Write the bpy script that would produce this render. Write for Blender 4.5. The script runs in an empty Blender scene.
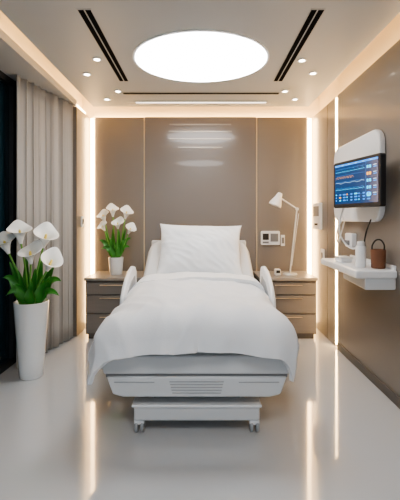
import bpy, bmesh, math, random
from mathutils import Vector, Matrix, noise
random.seed(4)
S=bpy.context.scene
COL=S.collection

# ---------------- materials ----------------
def mat(name,col,rough=.5,metal=0,emit=None,es=0,bump=0,bscale=50,var=0,vscale=3,coat=0,sheen=0,spec=.5,stretch=None):
    m=bpy.data.materials.new(name); m.use_nodes=True
    nt=m.node_tree; b=nt.nodes['Principled BSDF']
    b.inputs['Base Color'].default_value=(*col,1)
    b.inputs['Roughness'].default_value=rough
    b.inputs['Metallic'].default_value=metal
    b.inputs['Coat Weight'].default_value=coat
    b.inputs['Sheen Weight'].default_value=sheen
    b.inputs['Specular IOR Level'].default_value=spec
    if emit:
        b.inputs['Emission Color'].default_value=(*emit,1)
        b.inputs['Emission Strength'].default_value=es
    if bump or var:
        tc=nt.nodes.new('ShaderNodeTexCoord')
        mp=nt.nodes.new('ShaderNodeMapping')
        nt.links.new(tc.outputs['Object'],mp.inputs['Vector'])
        if stretch: mp.inputs['Scale'].default_value=stretch
    if bump:
        n=nt.nodes.new('ShaderNodeTexNoise'); n.inputs['Scale'].default_value=bscale
        n.inputs['Detail'].default_value=3
        bp=nt.nodes.new('ShaderNodeBump'); bp.inputs['Strength'].default_value=bump
        bp.inputs['Distance'].default_value=.01
        nt.links.new(mp.outputs[0],n.inputs['Vector'])
        nt.links.new(n.outputs['Fac'],bp.inputs['Height']); nt.links.new(bp.outputs[0],b.inputs['Normal'])
    if var:
        n=nt.nodes.new('ShaderNodeTexNoise'); n.inputs['Scale'].default_value=vscale
        n.inputs['Detail'].default_value=4
        mx=nt.nodes.new('ShaderNodeMix'); mx.data_type='RGBA'
        mx.inputs[6].default_value=(*[c*(1-var) for c in col],1)
        mx.inputs[7].default_value=(*[min(1,c*(1+var)) for c in col],1)
        nt.links.new(mp.outputs[0],n.inputs['Vector'])
        nt.links.new(n.outputs['Fac'],mx.inputs[0]); nt.links.new(mx.outputs[2],b.inputs['Base Color'])
    return m
M={}
M['taupe']=mat('taupe_lacquer',(.215,.182,.155),.22,var=.03,vscale=1.5,coat=.25)
M['taupe2']=mat('taupe_side',(.235,.20,.17),.30,var=.03,vscale=1.5,coat=.15)
M['glint']=mat('panel_glint',(.40,.34,.28),.25,metal=.3,var=.02)  # lighter tone imitating ceiling light reflected in the lacquer
M['core']=mat('wall_core',(.4,.33,.25),.6,var=.02)
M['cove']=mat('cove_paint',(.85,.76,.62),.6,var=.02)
M['ceil']=mat('ceiling_paint',(.50,.515,.525),.5,var=.015)
M['soff']=mat('soffit_paint',(.49,.485,.47),.6,var=.015)
M['floor']=mat('resin_floor',(.55,.555,.56),.09,var=.03,vscale=2,coat=.6,spec=.55)
M['base']=mat('baseboard_dark',(.13,.11,.092),.4,var=.03)
M['gold']=mat('brass_trim',(.80,.63,.42),.3,metal=.8,var=.02)
M['led']=mat('led_warm',(1,.8,.5),.5,emit=(1,.66,.31),es=26,var=.001)
M['ledv']=mat('led_vertical',(1,.8,.5),.5,emit=(1,.66,.31),es=27,var=.001)
M['disc']=mat('disc_light_diffuser',(1,1,1),.5,emit=(.97,.985,1),es=14,var=.001)
M['spot']=mat('spot_emit',(1,1,1),.5,emit=(1,.9,.75),es=20,var=.001)
M['line']=mat('line_emit',(1,1,1),.5,emit=(1,.93,.82),es=2.2,var=.001)
M['black']=mat('black_plastic',(.015,.015,.017),.4,var=.05)
M['slot']=mat('slot_shadow_black',(.02,.018,.017),.95,var=.05,spec=0)
M['dark']=mat('dark_slot',(.05,.045,.04),.8,var=.05,spec=.1)
M['white']=mat('white_plastic',(.80,.80,.80),.3,var=.01)
M['wgrey']=mat('grey_white_plastic',(.62,.625,.63),.35,var=.01)
M['lgrey']=mat('light_grey_plastic',(.36,.365,.37),.35,var=.01)
M['grey']=mat('grey_plastic',(.20,.20,.205),.4,var=.02)
M['linen']=mat('white_linen',(.78,.785,.80),.85,bump=.10,bscale=120,sheen=.2)
M['linen2']=mat('white_pillow',(.84,.845,.85),.85,bump=.08,bscale=130,sheen=.2)
M['matt']=mat('mattress_white',(.70,.70,.695),.6,bump=.05,bscale=60)
M['curt']=mat('curtain_cloth',(.46,.43,.395),.85,bump=.2,bscale=200,sheen=.15)
M['glass']=mat('window_glass',(.015,.04,.055),.04,var=.1,spec=.7)
M['frame']=mat('window_frame',(.02,.021,.022),.4,var=.05)
M['stand']=mat('cabinet_taupe',(.21,.182,.16),.35,var=.08,vscale=6,stretch=(1,1,8))
M['stop']=mat('cabinet_top',(.31,.275,.24),.3,var=.03)
M['ceramic']=mat('white_ceramic',(.84,.84,.83),.12,coat=.4,var=.01)
M['leaf']=mat('calla_leaf',(.06,.25,.035),.35,var=.4,vscale=12)
M['stem']=mat('calla_stem',(.16,.40,.07),.4,var=.2,vscale=12)
M['petal']=mat('calla_petal',(.93,.925,.88),.45,var=.02)
M['spad']=mat('calla_spadix',(.85,.65,.15),.6,bump=.3,bscale=200)
M['soil']=mat('soil',(.05,.035,.025),.9,bump=.5,bscale=80)
M['brown']=mat('brown_leather',(.20,.08,.038),.45,bump=.1,bscale=90)
M['screen']=mat('screen_base',(.01,.03,.08),.15,emit=(.008,.05,.16),es=.9,var=.01)
for n,c,e in (('cy',(.05,.6,1),1.6),('or',(1,.5,.08),1.2),('bl',(.03,.25,.75),1.2),('wh',(.4,.75,1),.9)):
    M['s_'+n]=mat('screen_'+n,c,.5,emit=c,es=e,var=.001)
M['metal']=mat('lamp_metal',(.74,.74,.73),.3,metal=.6,var=.02)

# ---------------- helpers ----------------
def link(me,name,m=None,smooth=False):
    o=bpy.data.objects.new(name,me); COL.objects.link(o)
    if m: me.materials.append(M[m])
    if smooth:
        for p in me.polygons: p.use_smooth=True
    return o
def frombm(bm,name,m,smooth=False,recalc=True):
    if recalc: bmesh.ops.recalc_face_normals(bm,faces=bm.faces)
    me=bpy.data.meshes.new(name); bm.to_mesh(me); bm.free()
    return link(me,name,m,smooth)
def bev(o,w,seg=3):
    md=o.modifiers.new('b','BEVEL'); md.width=w; md.segments=seg; md.limit_method='ANGLE'
    for p in o.data.polygons: p.use_smooth=True
    md2=o.modifiers.new('wn','WEIGHTED_NORMAL'); md2.keep_sharp=False
    return o
def box(name,x0,x1,y0,y1,z0,z1,m,b=0,seg=3):
    bm=bmesh.new()
    bmesh.ops.create_cube(bm,size=1)
    for v in bm.verts:
        v.co=Vector(((x0+x1)/2+v.co.x*(x1-x0),(y0+y1)/2+v.co.y*(y1-y0),(z0+z1)/2+v.co.z*(z1-z0)))
    o=frombm(bm,name,m)
    if b: bev(o,b,seg)
    return o
def prism(name,pts,d0,d1,m,axis='Y',b=0):
    """polygon pts extruded along axis. axis Y: pts=(x,z); X: pts=(y,z); Z: pts=(x,y)"""
    bm=bmesh.new()
    def P(p,d):
        return (p[0],d,p[1]) if axis=='Y' else ((d,p[0],p[1]) if axis=='X' else (p[0],p[1],d))
    a=[bm.verts.new(P(p,d0)) for p in pts]; c=[bm.verts.new(P(p,d1)) for p in pts]
    bm.faces.new(a); bm.faces.new(c[::-1])
    n=len(pts)
    for i in range(n): bm.faces.new((a[i],c[i],c[(i+1)%n],a[(i+1)%n]))
    o=frombm(bm,name,m)
    if b: bev(o,b,3)
    return o
def rrect(x0,x1,z0,z1,r,n=6):
    pts=[]
    for cx,cz,a0 in ((x1-r,z1-r,0),(x0+r,z1-r,90),(x0+r,z0+r,180),(x1-r,z0+r,270)):
        for i in range(n+1):
            a=math.radians(a0+90*i/n); pts.append((cx+r*math.cos(a),cz+r*math.sin(a)))
    return pts
def lathe(name,prof,loc,m,n=40,mtx=None):
    bm=bmesh.new(); rings=[]
    for r,z in prof:
        if r<1e-5: rings.append([bm.verts.new((0,0,z))])
        else: rings.append([bm.verts.new((r*math.cos(2*math.pi*i/n),r*math.sin(2*math.pi*i/n),z)) for i in range(n)])
    for a,b in zip(rings,rings[1:]):
        for i in range(n):
            j=(i+1)%n
            if len(a)==1 and len(b)==1: continue
            if len(a)==1: bm.faces.new((a[0],b[i],b[j]))
            elif len(b)==1: bm.faces.new((a[i],a[j],b[0]))
            else: bm.faces.new((a[i],a[j],b[j],b[i]))
    T=Matrix.Translation(loc)
    if mtx: T=T@mtx
    bmesh.ops.transform(bm,matrix=T,verts=bm.verts)
    o=frombm(bm,name,m,True)
    o.modifiers.new('e','EDGE_SPLIT').split_angle=math.radians(50)
    return o
def _curve(name,cu,m):
    cu.materials.append(M[m])
    t=bpy.data.objects.new('tmp',cu); COL.objects.link(t)
    dg=bpy.context.evaluated_depsgraph_get(); dg.update()
    me=bpy.data.meshes.new_from_object(t.evaluated_get(dg)); me.name=name
    bpy.data.objects.remove(t)
    me.materials.clear(); me.materials.append(M[m])
    o=bpy.data.objects.new(name,me); COL.objects.link(o)
    for p in me.polygons: p.use_smooth=True
    return o
def tube(name,pts,r,m,res=8):
    cu=bpy.data.curves.new(name,'CURVE'); cu.dimensions='3D'; cu.bevel_depth=r; cu.bevel_resolution=4
    cu.use_fill_caps=True
    sp=cu.splines.new('BEZIER'); sp.bezier_points.add(len(pts)-1)
    for bp_,p in zip(sp.bezier_points,pts):
        bp_.co=p; bp_.handle_left_type=bp_.handle_right_type='AUTO'
    sp.resolution_u=res
    return _curve(name,cu,m)
def poly(name,pts,r,m):
    cu=bpy.data.curves.new(name,'CURVE'); cu.dimensions='3D'; cu.bevel_depth=r; cu.bevel_resolution=4; cu.use_fill_caps=True
    sp=cu.splines.new('POLY'); sp.points.add(len(pts)-1)
    for a,p in zip(sp.points,pts): a.co=(*p,1)
    return _curve(name,cu,m)
def group(name,parts,loc=(0,0,0)):
    e=bpy.data.objects.new(name,None); COL.objects.link(e); e.location=loc; e.empty_display_size=.1
    inv=Matrix.Translation(Vector(loc)).inverted()
    for p in parts:
        p.parent=e; p.matrix_parent_inverse=inv
    return e

# ---------------- room ----------------
YB=4.30; RX=1.31; LX=-1.31; YF=-1.6; HP=2.43; HC=2.50; HT=2.76
box('floor',-1.9,1.6,YF,4.6,-.1,0,'floor')
def ellipse(cx,cy,rx,ry,n=72): return [(cx+rx*math.cos(2*math.pi*i/n),cy+ry*math.sin(2*math.pi*i/n)) for i in range(n)]
cp=[box('dropped_panel',-1.21,1.21,YF,4.12,HC,HC+.06,'ceil',.004),
    box('upper_slab',-1.9,1.6,YF,4.6,HT,HT+.1,'cove')]
group('ceiling',cp,(0,1,HC))
for cy in (2.90,.2):  # second disc is out of view, added to brighten the room
    group('round_ceiling_light',[prism('rim',ellipse(0,cy,.535,.465),HC-.006,HC,'white','Z'),
    prism('diffuser',ellipse(0,cy,.515,.445),HC-.010,HC-.0062,'disc','Z')],(0,cy,HC))
for s in (-1,1):
    x=s*.70
    group('linear_air_diffuser',[box('slot_frame',x-.044,x+.044,2.19,3.35,HC-.003,HC,'soff'),
      box('slot_a',x-.038,x-.005,2.2,3.34,HC-.005,HC-.0032,'slot'),
      box('slot_b',x+.005,x+.038,2.2,3.34,HC-.005,HC-.0032,'slot')],(x,2.8,HC))
group('linear_air_diffuser',[box('slot_frame',-.78,.78,3.66,3.70,HC-.004,HC,'dark')],(0,3.68,HC))
group('linear_ceiling_light',[box('slot_frame',-.72,.72,3.93,3.99,HC-.004,HC,'soff'),box('tube',-.70,.70,3.945,3.975,HC-.007,HC-.0042,'line')],(0,3.96,HC))
group('ceiling_access_trim',[box('groove',-1.1,1.1,2.10,2.112,HC-.002,HC,'soff')],(0,2.1,HC))
for px,py in ((97,59),(87,74),(302,60),(313,73),(118,91),(285,91),(107,99),(295,99)):
    Y=1.25*367/(218-py); X=(px-201)*Y/367
    g=[lathe('ring',[(0,0),(.035,0),(.038,-.006),(.026,-.008),(.024,-.004)],(X,Y,HC),'white',24),
       lathe('lamp',[(0,-.0055),(.023,-.0055)],(X,Y,HC),'spot',24)]
    group('recessed_downlight',g,(X,Y,HC))

# back wall
w=[box('core',-1.9,1.6,4.44,4.6,0,HT,'cove'),
   box('panel_left',-1.245,-.672,YB,4.36,0,HP,'taupe2',.006),
   box('panel_right',.66,1.245,YB,4.36,0,HP,'taupe2',.006),
   box('panel_center',-.655,.643,YB-.02,4.36,0,HP,'taupe',.006),
   box('backing',-1.42,1.42,4.36,4.37,0,HP,'core')]
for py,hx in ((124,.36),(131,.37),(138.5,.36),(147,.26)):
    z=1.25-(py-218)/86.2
    w.append(box('glint_bar',-.01-hx,-.01+hx,YB-.023,YB-.015,z-.008,z+.008,'glint',.002))  # thin light bars stand in for reflections of the ceiling light
group('wall_back',w,(0,YB,0))
box('trim_1',-.670,-.658,YB-.012,4.36,0,HP,'gold'); box('trim_2',.646,.658,YB-.012,4.36,0,HP,'gold')
# right wall
w=[box('core',1.43,1.6,YF,4.44,0,HT,'cove'),
   box('panel_far',RX,1.37,3.575,3.79,0,HP,'taupe2',.004),
   box('panel_corner',RX,1.37,3.80,YB+.07,0,HP,'taupe2',.004),
   box('panel_near',RX,1.37,1.2,3.525,0,HP,'taupe2',.004),
   box('panel_rear',RX,1.37,YF,1.19,0,HP,'taupe2',.004),
   box('backing',1.37,1.38,YF,4.37,0,HP,'core')]
group('wall_right',w,(RX,2,0))
box('baseboard_right',RX-.012,RX,YF,3.50,0,.07,'base',.003)
# left wall
w=[box('return_panel',-1.37,LX,3.87,YB+.07,0,HP,'taupe2',.004),
   box('return_backing',-1.43,-1.371,3.88,4.44,0,HP,'core'),
   box('upper',-1.6,-1.43,YF,4.44,HP+.06,HT,'cove'),
   box('outer',-1.9,-1.66,YF,4.44,0,HT,'core'),
   box('return_end',-1.66,-1.43,3.92,4.44,0,HP,'core'),
   box('soffit',-1.66,LX,YF,3.87,HP,HP+.06,'soff')]
group('wall_left',w,(LX,2,0))
# window
wp=[]
wp.append(box('pane',-1.645,-1.635,YF,3.30,.06,2.38,'glass'))
for y in (3.16,2.2,1.1,0.0,-1.2): wp.append(box('mullion',-1.66,-1.60,y-.03,y+.03,.0,HP,'frame',.004))
wp.append(box('sill',-1.66,-1.60,YF,3.19,0,.06,'frame',.004)); wp.append(box('head',-1.66,-1.60,YF,3.19,2.37,HP,'frame',.004))
wp.append(box('rail',-1.65,-1.61,YF,3.16,1.0,1.02,'frame'))
group('window_1',wp,(-1.63,1,0))
# LED strips
group('led_strip_light',[box('strip_cove',1.385,1.41,YF,4.38,HP+.002,HP+.02,'led')],(1.4,2,HP))
group('led_strip_light',[box('strip_cove',-1.40,-1.375,YF,4.38,HP+.062,HP+.08,'led')],(-1.4,2,HP))
group('led_strip_light',[box('strip_cove',-1.3,1.3,4.38,4.41,HP-.01,HP+.012,'led')],(0,4.4,HP))
group('led_strip_light',[box('strip',-1.287,-1.265,4.275,4.355,.03,HP-.02,'ledv')],(-1.28,4.34,0))
group('led_strip_light',[box('strip',1.265,1.287,4.275,4.355,.03,HP-.02,'ledv')],(1.28,4.34,0))
group('led_strip_light',[box('strip',1.304,1.366,3.540,3.560,.03,HP-.02,'ledv')],(1.35,3.55,0))

# curtain
bm=bmesh.new(); N=260; K=14; rows=[]
for k in range(K+1):
    z=.012+(HP-.014)*k/K; row=[]
    for i in range(N+1):
        t=i/N
        bx=-1.530+.185*t; by=3.02+.80*t
        ph=t*2*math.pi*9.5
        amp=.034*(1-.25*k/K)
        o=amp*math.sin(ph+.5*math.sin(ph*.37+k*.05))+.010*math.sin(ph*.5+1.3+ .06*k)
        nx,ny=(.968,-.249)
        row.append(bm.verts.new((bx+nx*o,by+ny*o+.008*math.sin(2*ph),z)))
    rows.append(row)
for a,b in zip(rows,rows[1:]):
    for i in range(N): bm.faces.new((a[i],a[i+1],b[i+1],b[i]))
c=frombm(bm,'cloth','curt',True); c.modifiers.new('s','SOLIDIFY').thickness=.004
group('curtain',[c],(-1.45,3.4,0))

# ---------------- bed ----------------
bx=-.025
def bb(n,x0,x1,*a,**k): return box(n,x0+bx,x1+bx,*a,**k)
P=[]
P.append(prism('foot_upper',[(bx+a,z) for a,z in ((-.53,.362),(.53,.362),(.54,.40),(.53,.47),(-.53,.47),(-.54,.40))],2.08,2.16,'wgrey',b=.014))
P.append(prism('foot_ledge',[(bx+a,z) for a,z in ((-.52,.340),(.52,.340),(.52,.364),(-.52,.364))],2.10,2.15,'grey',b=.003))  # grey puts the dark gap and shading under the overhang into the colour
P.append(prism('foot_lower',[(bx+a,z) for a,z in ((-.42,.228),(.42,.228),(.48,.245),(.515,.345),(-.515,.345),(-.48,.245))],2.09,2.17,'wgrey',b=.010))
for i in range(5):
    z=.318-i*.016
    P.append(bb('vent_slot',-.155+ .004*i,.155-.004*i,2.087,2.092,z-.0025,z+.0025,m='lgrey',b=.001))
P.append(bb('grip_left',-.47,-.24,2.087,2.092,.312,.317,m='lgrey',b=.001)); P.append(bb('grip_right',.24,.47,2.087,2.092,.312,.317,m='lgrey',b=.001))
P.append(bb('deck',-.52,.52,2.15,3.55,.34,.43,m='wgrey',b=.015))
P.append(bb('undertray',-.42,.42,2.2,3.6,.25,.35,m='grey',b=.01))
P.append(bb('mattress',-.52,.52,2.13,3.55,.43,.62,m='matt',b=.05,seg=5))
def slant(name,w0,w1,y0,z0,y1,z1,th,m,r=.05,off=0):
    L=math.hypot(y1-y0,z1-z0); a=math.atan2(z1-z0,y1-y0)
    pts=[(-w0,0)]+[(w0,0)]
    R=.14
    for i in range(9):
        t=math.radians(90*i/8); pts.append((w1-R+R*math.cos(t),L-R+R*math.sin(t)))
    for i in range(9):
        t=math.radians(90+90*i/8); pts.append((-w1+R+R*math.cos(t),L-R+R*math.sin(t)))
    o=prism(name,pts,-th+off,off,m,'Z',b=r)
    Mx=Matrix.Translation((bx,y0,z0))@Matrix.Rotation(a,4,'X')
    o.data.transform(Mx); return o
P.append(slant('backrest_mattress',.55,.51,3.42,.60,3.86,1.03,.13,'matt',.045))
P.append(slant('backrest_shell',.57,.54,3.42,.60,3.90,1.07,.04,'lgrey',.015,off=-.135))
P.append(bb('headboard',-.53,.53,4.10,4.14,.40,1.0,m='wgrey',b=.03))
P.append(bb('head_deck',-.50,.50,3.5,4.12,.36,.44,m='wgrey',b=.015))
P.append(bb('head_strut',-.30,-.24,3.72,3.78,.42,.76,m='grey',b=.01))
P.append(bb('head_strut',.24,.30,3.72,3.78,.42,.76,m='grey',b=.01))
P.append(bb('base_box',-.365,.365,2.12,3.75,.075,.168,m='wgrey',b=.012))
P.append(bb('base_lip',-.375,.375,2.11,3.76,.158,.172,m='white',b=.005))
P.append(bb('lift_column',-.24,.24,2.3,2.75,.17,.30,m='dark',b=.01))
P.append(bb('lift_column',-.24,.24,3.1,3.55,.17,.30,m='dark',b=.01))
P.append(bb('lift_bar',-.26,.26,2.20,2.26,.171,.236,m='grey',b=.006))
for sx in (-1,1):
    for y in (2.15,3.66):
        x=bx+sx*.335
        rm=Matrix.Rotation(math.radians(90),4,'Y')
        for dx in (-.026,.008):
            P.append(lathe('caster_wheel',[(0,-.0),(.028,0),(.034,.004),(.034,.016),(.028,.020),(0,.020)],(x+dx,y,.0345),'lgrey',24,rm))
        P.append(box('caster_fork',x-.03,x+.03,y-.022,y+.022,.048,.08,'white',.008))
for sx in (-1,1):
    x=bx+sx*.585
    pts=[(2.84,.47),(2.81,.56),(2.83,.63),(2.90,.70),(3.00,.76),(3.12,.805),(3.25,.825),(3.34,.81),(3.39,.76),(3.40,.67),(3.38,.56),(3.34,.47)]
    P.append(prism('rail_panel',pts,x-.018,x+.018,'white','X',.015))
    P.append(prism('rail_recess',[(2.92,.54),(2.94,.63),(3.08,.71),(3.28,.74),(3.31,.67),(3.28,.54)],x-.021,x+.021,'lgrey','X',.008))
    P.append(box('rail_arm',min(x,x-sx*.10),max(x,x-sx*.10),3.02,3.14,.38,.42,'grey',.008))
    P.append(box('rail_post',x-.012,x+.012,3.04,3.12,.38,.50,'grey',.004))
def cloth(name,y_head,l,w,R,h,hf,ztop,flareL,flareR,m,seed,wr=.012,puff=.03,headroll=0,th=.025,foot=True):
    bm=bmesh.new(); NS=150; NT=130; g=[]
    T=l+(hf if foot else 0)
    for j in range(NT+1):
        t=T*j/NT; row=[]
        for i in range(NS+1):
            s=(2*i/NS-1)*(w+h)
            dx=max(0,abs(s)-w); dy=max(0,t-l) if foot else 0
            r=math.hypot(dx,dy); q=math.pi/2*R
            fl=flareL if s<0 else flareR
            if r<q: out=R*math.sin(r/R); dn=R*(1-math.cos(r/R))
            else:
                out=R+(r-q)*fl; dn=R+(r-q)*.97
            ux,uy=((dx/r,dy/r) if r>1e-6 else (0,0))
            X=max(-w,min(w,s))+math.copysign(1,s)*ux*out
            Y=y_head-min(t,l)-uy*out
            cx=1-(min(abs(s),w)/w)**2
            Z=ztop-dn+puff*cx*.8
            n=noise.noise(Vector((s*2.2+seed,t*2.0,seed)))*1.2
            n2=(1-abs(noise.noise(Vector(((s*1.0+t*.7)*3.6,(t-s*.5)*1.3,seed+3))))*2.2)
            n3=(1-abs(noise.noise(Vector(((s*1.0-t*.8)*5,(t+s*.4)*2.0,seed+9))))*2.2)
            n4=(1-abs(noise.noise(Vector(((s+t*.2)*7,(t-s*.2)*3.0,seed+19))))*2.2)
            d=wr*(n*1.0+ .8*n2+ .5*n3+.3*n4)
            k=min(1,r/q)
            X+=math.copysign(1,s)*ux*d*k*1.3
            Y-=uy*d*k*1.3
            Z+=d*(1-k*.8)
            if k>=1:
                X+=math.copysign(1,s)*ux*.012*math.sin(t*16+seed)*min(1,(r-q)*6)
                Y-=uy*.012*math.sin(s*12+seed)*min(1,(r-q)*6)
            if headroll and t<headroll:
                a=t/headroll; Z-=(1-math.sqrt(max(0,1-(1-a)**2)))*.045
            row.append(bm.verts.new((X+bx,Y,Z)))
        g.append(row)
    for a,b in zip(g,g[1:]):
        for i in range(NS): bm.faces.new((a[i],a[i+1],b[i+1],b[i]))
    o=frombm(bm,name,m,True,recalc=False)
    s_=o.modifiers.new('s','SOLIDIFY'); s_.thickness=th; s_.offset=0
    b_=o.modifiers.new('b','BEVEL'); b_.width=th*.45; b_.segments=3; b_.limit_method='ANGLE'; b_.angle_limit=math.radians(60)
    return o
P.append(cloth('duvet',3.32,1.18,.42,.12,.33,.26,.675,.28,.0,'linen',2.7,wr=.021,puff=.04,headroll=.08,th=.026))
P.append(cloth('folded_sheet',3.45,.40,.43,.115,.24,0,.708,.03,.03,'linen2',7.1,wr=.008,puff=.035,headroll=.12,th=.03,foot=False))
group('hospital_bed',P,(bx,3,0))

# pillow
bm=bmesh.new(); n=64; W=.42; H=.28; TH=.13
top=[];bot=[]
for j in range(n+1):
    rt=[];rb=[]
    for i in range(n+1):
        u=2*i/n-1; v=2*j/n-1
        X=W*u*(1-.075*(1-abs(v)**3)); Y=H*v*(1-.085*(1-abs(u)**3))
        pf=((1-abs(u)**2.0)*(1-abs(v)**2.0))
        z=TH*max(0,pf)**.6
        wr=.014*noise.noise(Vector((u*2.2,v*2.2,2)))+.007*(1-abs(noise.noise(Vector(((u+v)*3.5,(v-u)*1.6,5))))*2.4)
        c_=abs(u*v)**1.5; wr+=.006*c_*math.sin((abs(u)*1.3-abs(v))*16)
        edge=min(1,pf*4)
        rt.append(bm.verts.new((X,Y,z+wr*edge)))
        rb.append(bm.verts.new((X,Y,-z*.55)) if 0<i<n and 0<j<n else rt[-1])
    top.append(rt);bot.append(rb)
for j in range(n):
    for i in range(n):
        bm.faces.new((top[j][i],top[j][i+1],top[j+1][i+1],top[j+1][i]))
        f=(bot[j][i],bot[j+1][i],bot[j+1][i+1],bot[j][i+1])
        if len(set(f))>=3:
            try: bm.faces.new(f)
            except Exception: pass
T=Matrix.Translation((bx+.015,3.58,.945))@Matrix.Rotation(math.radians(60),4,'X')@Matrix.Rotation(math.radians(-1.5),4,'Z')
bmesh.ops.transform(bm,matrix=T,verts=bm.verts)
p=frombm(bm,'pillow_cover','linen2',True); p.modifiers.new('s','SUBSURF').levels=1
group('pillow',[p],(bx,3.6,.9))

# ---------------- nightstands ----------------
def nightstand(x0,x1):
    y0,y1=3.76,4.27; P=[]
    P.append(box('carcass',x0+.01,x1-.01,y0+.03,y1,.05,.61,'base',.004))
    P.append(box('plinth',x0+.03,x1-.03,y0+.05,y1-.02,0,.055,'base'))
    P.append(box('top',x0,x1,y0,y1,.605,.635,'stop',.005))
    zs=[(.465,.585),(.27,.452),(.065,.257)]
    for a,b in zs:
        P.append(box('drawer',x0+.015,x1-.015,y0+.01,y0+.034,a,b,'stand',.004))
        P.append(box('pull',x0+.16,x1-.16,y0+.0,y0+.012,b-.030,b-.023,'gold',.002))
    return group('nightstand',P,((x0+x1)/2,4,0))
nightstand(-1.20,-.60); nightstand(.60,1.20)

# ---------------- calla lilies ----------------
def spathe(loc,dirv,face,R,H,name='flower'):
    bm=bmesh.new(); NA=36; NV=16; rows=[]
    for j in range(NV+1):
        v=j/NV; row=[]
        for i in range(NA+1):
            a=2*math.pi*i/NA
            back=(1+math.cos(a))/2
            r=R*(.12+.50*v**1.3+ .30*v**6)
            hh=H*v*(.60+.30*back)+H*.26*(v**3)*max(0,math.cos(a))**5
            rr=r*(1+.10*back*v**6)
            hh-= .10*H*v**8*(1-back)
            row.append(bm.verts.new((rr*math.cos(a),rr*math.sin(a)*(1.12-.12*back*v),hh)))
        rows.append(row)
    for a_,b_ in zip(rows,rows[1:]):
        for i in range(NA): bm.faces.new((a_[i],a_[i+1],b_[i+1],b_[i]))
    z=Vector(dirv).normalized(); f=Vector(face); f=(f-z*f.dot(z)).normalized(); x=-f; y=z.cross(x)
    Mx=Matrix((( x.x,y.x,z.x,loc[0]),(x.y,y.y,z.y,loc[1]),(x.z,y.z,z.z,loc[2]),(0,0,0,1)))
    bmesh.ops.transform(bm,matrix=Mx,verts=bm.verts)
    bmesh.ops.remove_doubles(bm,verts=bm.verts,dist=1e-5)
    o=frombm(bm,name,'petal',True,recalc=True); sm=o.modifiers.new('s','SOLIDIFY'); sm.thickness=.0025
    o.modifiers.new('ss','SUBSURF').levels=1
    sp=lathe('spadix',[(0,0),(R*.10,H*.05),(R*.12,H*.35),(R*.10,H*.62),(0,H*.70)],(0,0,0),'spad',12,Mx)
    return [o,sp]
def leaf(base,tip,mid,wd,name='leaf'):
    bm=bmesh.new(); n=18; b=Vector(base);t=Vector(tip);m_=Vector(mid); rows=[]
    for j in range(n+1):
        u=j/n; p=b*(1-u)**2+m_*2*u*(1-u)+t*u*u
        d=((m_-b)*2*(1-u)+(t-m_)*2*u).normalized()
        view=Vector((0,-1,.25)); s=d.cross(view).normalized(); up=s.cross(d).normalized()
        wv=wd*(math.sin(math.pi*min(1,u**.85))**.75)*(1-.25*u)+.004*(1-u)
        row=[]
        for k in (-1,-.5,0,.5,1):
            row.append(bm.verts.new(p+s*wv*k+up*(-.25*wd*(k*k)*-1+.012*math.sin(u*9+k*2)*abs(k))))
        rows.append(row)
    for a_,b_ in zip(rows,rows[1:]):
        for i in range(4): bm.faces.new((a_[i],a_[i+1],b_[i+1],b_[i]))
    o=frombm(bm,name,'leaf',True); o.modifiers.new('s','SOLIDIFY').thickness=.002
    o.modifiers.new('ss','SUBSURF').levels=1
    return o
def px2(px,py,Y): return Vector(((px-201)*Y/367,Y,1.25-(py-218)*Y/367))
fx,fy=-1.34,2.90
P=[lathe('planter',[(0,0),(.082,0),(.088,.006),(.098,.15),(.116,.40),(.13,.585),(.131,.592),(.126,.595),(.122,.585),(.112,.53),(0,.53)],(fx,fy,0),'ceramic',56),
   lathe('soil',[(0,.555),(.115,.55)],(fx,fy,0),'soil',32)]
B=Vector((fx,fy,.55))
for px,py,dy,R,H,dv,fc in ((9,254,-.04,.092,.165,(-.35,-.05,1),(.3,-1,.2)),(21,244,-.02,.092,.17,(-.1,.0,1),(.5,-.85,.2)),
      (43,248,-.03,.094,.17,(.25,-.05,1),(.5,-.85,.2)),(31,264,-.10,.090,.15,(.0,-.15,1),(-.3,-1,.3)),(47,271,-.09,.084,.15,(.45,-.15,.9),(.5,-.85,.2))):
    q=px2(px,py,fy+dy); d=Vector(dv).normalized()
    P+=spathe(q,d,fc,R,H)
    bs=B+Vector(((q.x-fx)*.22,dy*.4,0))
    P.append(tube('stem',[bs,(bs+q)/2+Vector(((fx-q.x)*.12,0,.02)),q+d*.012],.007,'stem'))
for tx,ty,mx_,my_,wd,dy in ((3,278,18,272,.040,-.05),(62,281,48,272,.040,-.05),(10,262,22,285,.042,.01),(56,258,46,285,.042,.01),(27,256,26,290,.045,.01),
      (42,258,40,290,.045,.01),(18,270,26,292,.042,-.08),(50,276,40,292,.042,-.09),(36,268,34,290,.045,-.06),(6,296,22,280,.033,-.07),(60,296,45,282,.033,-.07),(31,280,32,296,.045,-.10),
      (13,284,24,286,.038,-.10),(54,266,42,286,.038,.0)):
    t_=px2(tx,ty,fy+dy); m_=px2(mx_,my_,fy+dy*.6)
    b_=B+Vector(((tx-34)*.0022,dy*.4,0)); P.append(leaf(b_,t_,m_,wd))
group('potted_calla_lily',P,(fx,fy,0))
sx_,sy_=-.925,4.0
P=[lathe('pot',[(0,0),(.062,0),(.066,.005),(.075,.10),(.082,.185),(.083,.19),(.078,.19),(.072,.16),(0,.16)],(sx_,sy_,.636),'ceramic',48),
   lathe('soil',[(0,.172),(.073,.17)],(sx_,sy_,.636),'soil',24)]
B=Vector((sx_,sy_,.80))
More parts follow.
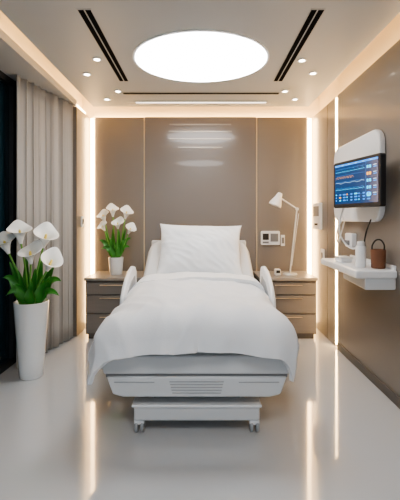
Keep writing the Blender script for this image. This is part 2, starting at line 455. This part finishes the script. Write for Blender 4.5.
for px,py,dy,R,H,dv,fc in ((105,222,0,.072,.125,(-.3,-.05,1),(-.2,-.95,.3)),(113,217,.02,.070,.135,(-.05,-.0,1),(.4,-.9,.3)),(125,219,0,.074,.13,(.25,-.05,1),(.4,-.9,.3)),
      (118,229,-.04,.070,.11,(.0,-.2,1),(-.3,-1,.4)),(128,234,-.03,.062,.11,(.45,-.1,.9),(.4,-1,.3)),(105,231,-.03,.062,.10,(-.45,-.1,.9),(-.3,-1,.3))):
    q=px2(px,py,sy_+dy); d=Vector(dv).normalized()
    P+=spathe(q,d,fc,R,H)
    bs=B+Vector(((q.x-sx_)*.25,dy*.4,0))
    P.append(tube('stem',[bs,(bs+q)/2,q+d*.01],.006,'stem'))
for tx,ty,mx_,my_,wd,dy in ((99,240,108,240,.032,-.03),(131,238,124,238,.032,-.03),(105,230,110,248,.032,.0),(126,228,121,248,.032,.0),(113,228,113,248,.034,.02),
     (119,230,119,248,.034,-.03),(101,249,110,243,.028,-.04),(130,247,122,243,.028,-.04),(110,238,113,252,.034,-.05),(123,240,119,252,.034,-.05)):
    t_=px2(tx,ty,sy_+dy); m_=px2(mx_,my_,sy_+dy*.6)
    P.append(leaf(B+Vector(((tx-116)*.002,dy*.4,0)),t_,m_,wd))
group('potted_calla_lily',P,(sx_,sy_,.636))

# ---------------- desk lamp ----------------
zt=.635
lx,ly=.965,3.98
q=lambda a,b,Y=ly: px2(a,b,Y)
P=[lathe('base',[(0,0),(.075,0),(.078,.006),(.072,.018),(.02,.024),(0,.024)],(lx,ly,zt),'metal',36)]
e2=q(297,209); h=q(279,197)
P.append(poly('lower_arm',[(lx,ly,zt+.02),tuple(e2)],.009,'metal'))
P.append(poly('lower_rod',[(lx+.02,ly,zt+.10),(e2.x+.018,ly,e2.z-.05)],.004,'metal'))
P.append(poly('upper_arm',[tuple(e2),tuple(h)],.009,'metal'))
P.append(lathe('joint',[(0,-.014),(.017,-.014),(.017,.014),(0,.014)],e2,'metal',20,Matrix.Rotation(math.pi/2,4,'X')))
hm=Matrix.Rotation(math.radians(24),4,'Y')
P.append(lathe('shade',[(0,.05),(.022,.048),(.03,.03),(.036,.0),(.066,-.075),(.070,-.10),(.066,-.10),(.060,-.075),(.03,-.005),(0,-.005)],h+Vector((-.005,0,-.0)),'white',36,hm))
P.append(lathe('bulb',[(0,-.02),(.02,-.035),(.026,-.055),(.02,-.075),(0,-.082)],h+Vector((-.005,0,0)),'white',20,hm))
group('desk_lamp',P,(lx,ly,zt))
group('call_handset',[box('body',.79,.85,3.90,3.98,zt,zt+.07,'white',.012),box('keypad',.80,.84,3.893,3.90,zt+.03,zt+.06,'dark',.002)],(.82,3.94,zt))
def bw(px,py): return ((px-201)/85.8,1.25-(py-218)/85.8)
x0,z1=bw(261,231); x1,z0=bw(280,245)
group('wall_socket_panel',[prism('plate',rrect(x0,x1,z0,z1,.015),YB-.025,YB,'white',b=.004),
   box('socket_a',x0+.02,x0+.09,YB-.03,YB-.024,z0+.06,z1-.03,'dark',.004),box('socket_b',x0+.11,x0+.20,YB-.03,YB-.024,z0+.04,z1-.03,'grey',.004),
   box('label',x0+.02,x0+.09,YB-.028,YB-.024,z0+.02,z0+.04,'grey')],((x0+x1)/2,YB,z0))
x0,z1=bw(281,235); x1,z0=bw(285,246)
group('wall_switch',[box('plate',x0,x1,YB-.02,YB,z0,z1,'white',.004),box('rocker',x0+.01,x1-.01,YB-.026,YB-.019,z0+.03,z1-.03,'grey',.002)],(x0,YB,z0))
group('wall_intercom',[box('body',RX-.03,RX,3.95,4.22,1.12,1.42,'white',.012),box('display',RX-.034,RX-.029,3.99,4.18,1.27,1.38,'grey',.003),box('slot',RX-.034,RX-.029,4.03,4.13,1.17,1.19,'dark')],(RX,4.14,1.2))
group('wall_outlet',[box('plate',RX-.015,RX,3.88,3.98,.76,.92,'white',.006),box('hole',RX-.018,RX-.014,3.905,3.955,.80,.88,'grey',.003)],(RX,3.93,.8))
group('wall_switch',[box('plate',LX,LX+.012,4.0,4.08,1.15,1.27,'white',.004),box('rocker',LX+.011,LX+.018,4.02,4.06,1.18,1.24,'grey',.002)],(LX,4.04,1.2))

# ---------------- monitor ----------------
P=[prism('mount_plate',rrect(2.60,3.50,1.22,1.90,.11,8),RX-.045,RX,'white','X',.012)]
P.append(prism('mount_hub',rrect(2.70,2.98,1.40,1.66,.05,6),RX-.075,RX-.044,'wgrey','X',.008))
A=Vector((1.082,2.97,0)); Bn=Vector((1.208,2.45,0)); L=(Bn-A).length; C=(A+Bn)/2; zc=1.508; Hh=.180
th=math.atan2(Bn.y-A.y,Bn.x-A.x)
MT=Matrix.Translation((C.x,C.y,zc))@Matrix.Rotation(th,4,'Z')
loc_parts=[]
hw=L/2
loc_parts.append(prism('monitor_housing',rrect(-hw,hw,-Hh,Hh,.018),-.01,.035,'black',b=.006))
loc_parts.append(prism('screen',rrect(-hw+.022,hw-.022,-Hh+.030,Hh-.022,.004),-.0115,-.0095,'screen'))
def quads(name,rects,m,y=-.0125):
    bm=bmesh.new()
    for x0,x1,z0,z1 in rects:
        vs=[bm.verts.new(p) for p in ((x0,y,z0),(x1,y,z0),(x1,y,z1),(x0,y,z1))]; bm.faces.new(vs)
    return frombm(bm,name,m,recalc=False)
def wave(name,x0,x1,zc_,amp,kind,m,w_=.0011):
    bm=bmesh.new(); n=220; prev=None
    for i in range(n+1):
        t=i/n; X=x0+(x1-x0)*t; c=(t*7)%1
        if kind==0: z=math.exp(-((c-.5)/.035)**2)-.3*math.exp(-((c-.58)/.03)**2)+.2*math.exp(-((c-.8)/.07)**2)
        elif kind==1: z=abs(math.sin(math.pi*c))**2*.8-.3
        else: z=.5*math.sin(t*22)+.2*math.sin(t*57)
        z=zc_+z*amp
        a=bm.verts.new((X,-.0127,z-w_)); b=bm.verts.new((X,-.0127,z+w_))
        if prev: bm.faces.new((prev[0],a,b,prev[1]))
        prev=(a,b)
    return frombm(bm,name,m,recalc=False)
sx0,sx1=-hw+.035,hw-.16
loc_parts.append(wave('ecg_wave',sx0,sx1,.098,.026,0,'s_cy'))
loc_parts.append(wave('pulse_wave',sx0,sx1-.12,.052,.018,1,'s_or'))
loc_parts.append(wave('resp_wave',sx0,sx1,.012,.008,2,'s_wh'))
loc_parts.append(wave('ecg_wave_low',sx0,sx1,-.04,.022,0,'s_cy'))
rc=[];ro=[];rb=[];rw=[]
for k in range(5):
    z=.105-k*.048
    for dgt in range(2):
        xx=hw-.135+dgt*.026
        (ro if k in (1,) else rc).append((xx,xx+.018,z-.012,z+.008))
    rw.append((hw-.068,hw-.036,z+.002,z+.006)); rb.append((hw-.068,hw-.036,z-.012,z-.006))
for r_ in range(3):
    for k in range(9):
        x=-hw+.035+k*.046; zz=-.078-r_*.022
        (rc if (k*3+r_)%5==0 else ro if (k+r_*2)%7==3 else rb).append((x,x+.012+.02*((k*7+r_*3)%3)/2,zz-.005,zz+.005))
rb.append((-hw+.024,hw-.024,.142,.156))
rb.append((hw-.146,hw-.1445,-.115,.14))
for k in range(5): rb.append((sx0,sx1,.14-.05*k-.02,.1409-.05*k-.02))
for k in range(6): rw.append((-hw+.03+k*.08,-hw+.055+k*.08,.147,.150))
loc_parts+= [quads('readout_a',rc,'s_cy'),quads('readout_b',ro,'s_or'),quads('grid',rb,'s_bl',-.0121),quads('labels',rw,'s_wh',-.0128)]
loc_parts.append(box('pivot',-.07,.07,.03,.06,-.08,.08,'grey',.01))
for o in loc_parts: o.data.transform(MT)
P+=loc_parts
mv=MT@Vector((0,.05,0))
P.append(box('arm',mv.x-.01,RX-.05,mv.y-.03,mv.y+.05,zc-.04,zc+.04,'grey',.01))
P.append(tube('cable',[(1.14,2.93,1.34),(1.13,3.0,1.20),(1.18,3.06,1.07),(1.24,3.0,1.00),(1.26,2.90,1.06),(1.24,2.84,1.03),(1.22,2.88,.97)],.007,'white'))
P.append(tube('cable_b',[(1.25,3.22,1.26),(1.21,3.26,1.14),(1.24,3.32,1.03),(1.28,3.36,1.10),(1.29,3.30,1.22)],.006,'white'))
P.append(tube('cable_c',[(1.25,2.70,1.24),(1.20,2.68,1.12),(1.22,2.74,1.0),(1.25,2.80,.95)],.005,'dark'))
group('patient_monitor',P,(RX,2.9,1.22))
group('sensor_holder',[box('body',RX-.05,RX,3.08,3.22,1.00,1.12,'white',.012),box('clip',RX-.065,RX-.048,3.11,3.19,1.02,1.06,'grey',.005)],(RX,3.2,1.02))
# shelf
P=[prism('tray',[(1.03,2.44),(RX,2.44),(RX,3.22),(1.05,3.22)],.845,.90,'white','Z',.014),
   prism('bracket',[(1.10,2.46),(RX,2.46),(RX,2.95),(1.14,2.95)],.765,.85,'wgrey','Z',.012),
   box('back_lip',RX-.015,RX,2.46,3.2,.895,.93,'white',.005)]
group('wall_shelf',P,(RX,2.8,.84))
zs=.901
group('dispenser_bottle',[lathe('bottle',[(0,0),(.032,0),(.035,.006),(.035,.135),(.030,.15),(0,.152)],(1.14,2.62,zs),'white',32),
  lathe('cap',[(0,.150),(.026,.150),(.026,.178),(.022,.182),(0,.182)],(1.14,2.62,zs),'wgrey',24)],(1.14,2.62,zs))
P=[lathe('cup',[(0,0),(.042,0),(.046,.006),(.051,.13),(.048,.13),(.042,.012),(0,.01)],(1.236,2.56,zs),'brown',36)]
P.append(tube('handle',[(1.192,2.56,1.015),(1.197,2.555,1.07),(1.236,2.555,1.10),(1.272,2.555,1.07),(1.277,2.56,1.015)],.005,'dark'))
group('brown_basket',P,(1.232,2.56,zs))
group('small_box',[box('body',1.10,1.19,2.88,3.02,zs,zs+.035,'white',.006),box('lid',1.098,1.192,2.878,3.022,zs+.03,zs+.04,'wgrey',.003)],(1.15,2.95,zs))

# ---------------- world / camera ----------------
wd=bpy.data.worlds.new('World'); S.world=wd; wd.use_nodes=True
wd.node_tree.nodes['Background'].inputs[0].default_value=(.80,.90,1,1)
wd.node_tree.nodes['Background'].inputs[1].default_value=1.2
cam=bpy.data.cameras.new('Camera'); co=bpy.data.objects.new('Camera',cam); COL.objects.link(co)
co.location=(0,0,1.25); co.rotation_euler=(math.radians(90),0,0)
cam.sensor_fit='HORIZONTAL'; cam.sensor_width=36; cam.lens=33.03; cam.shift_y=-.08; cam.shift_x=-.0025
cam.clip_start=.02
S.camera=co
try:
    S.view_settings.view_transform='AgX'; S.view_settings.look='AgX - Medium High Contrast'
except Exception as e: print(e)
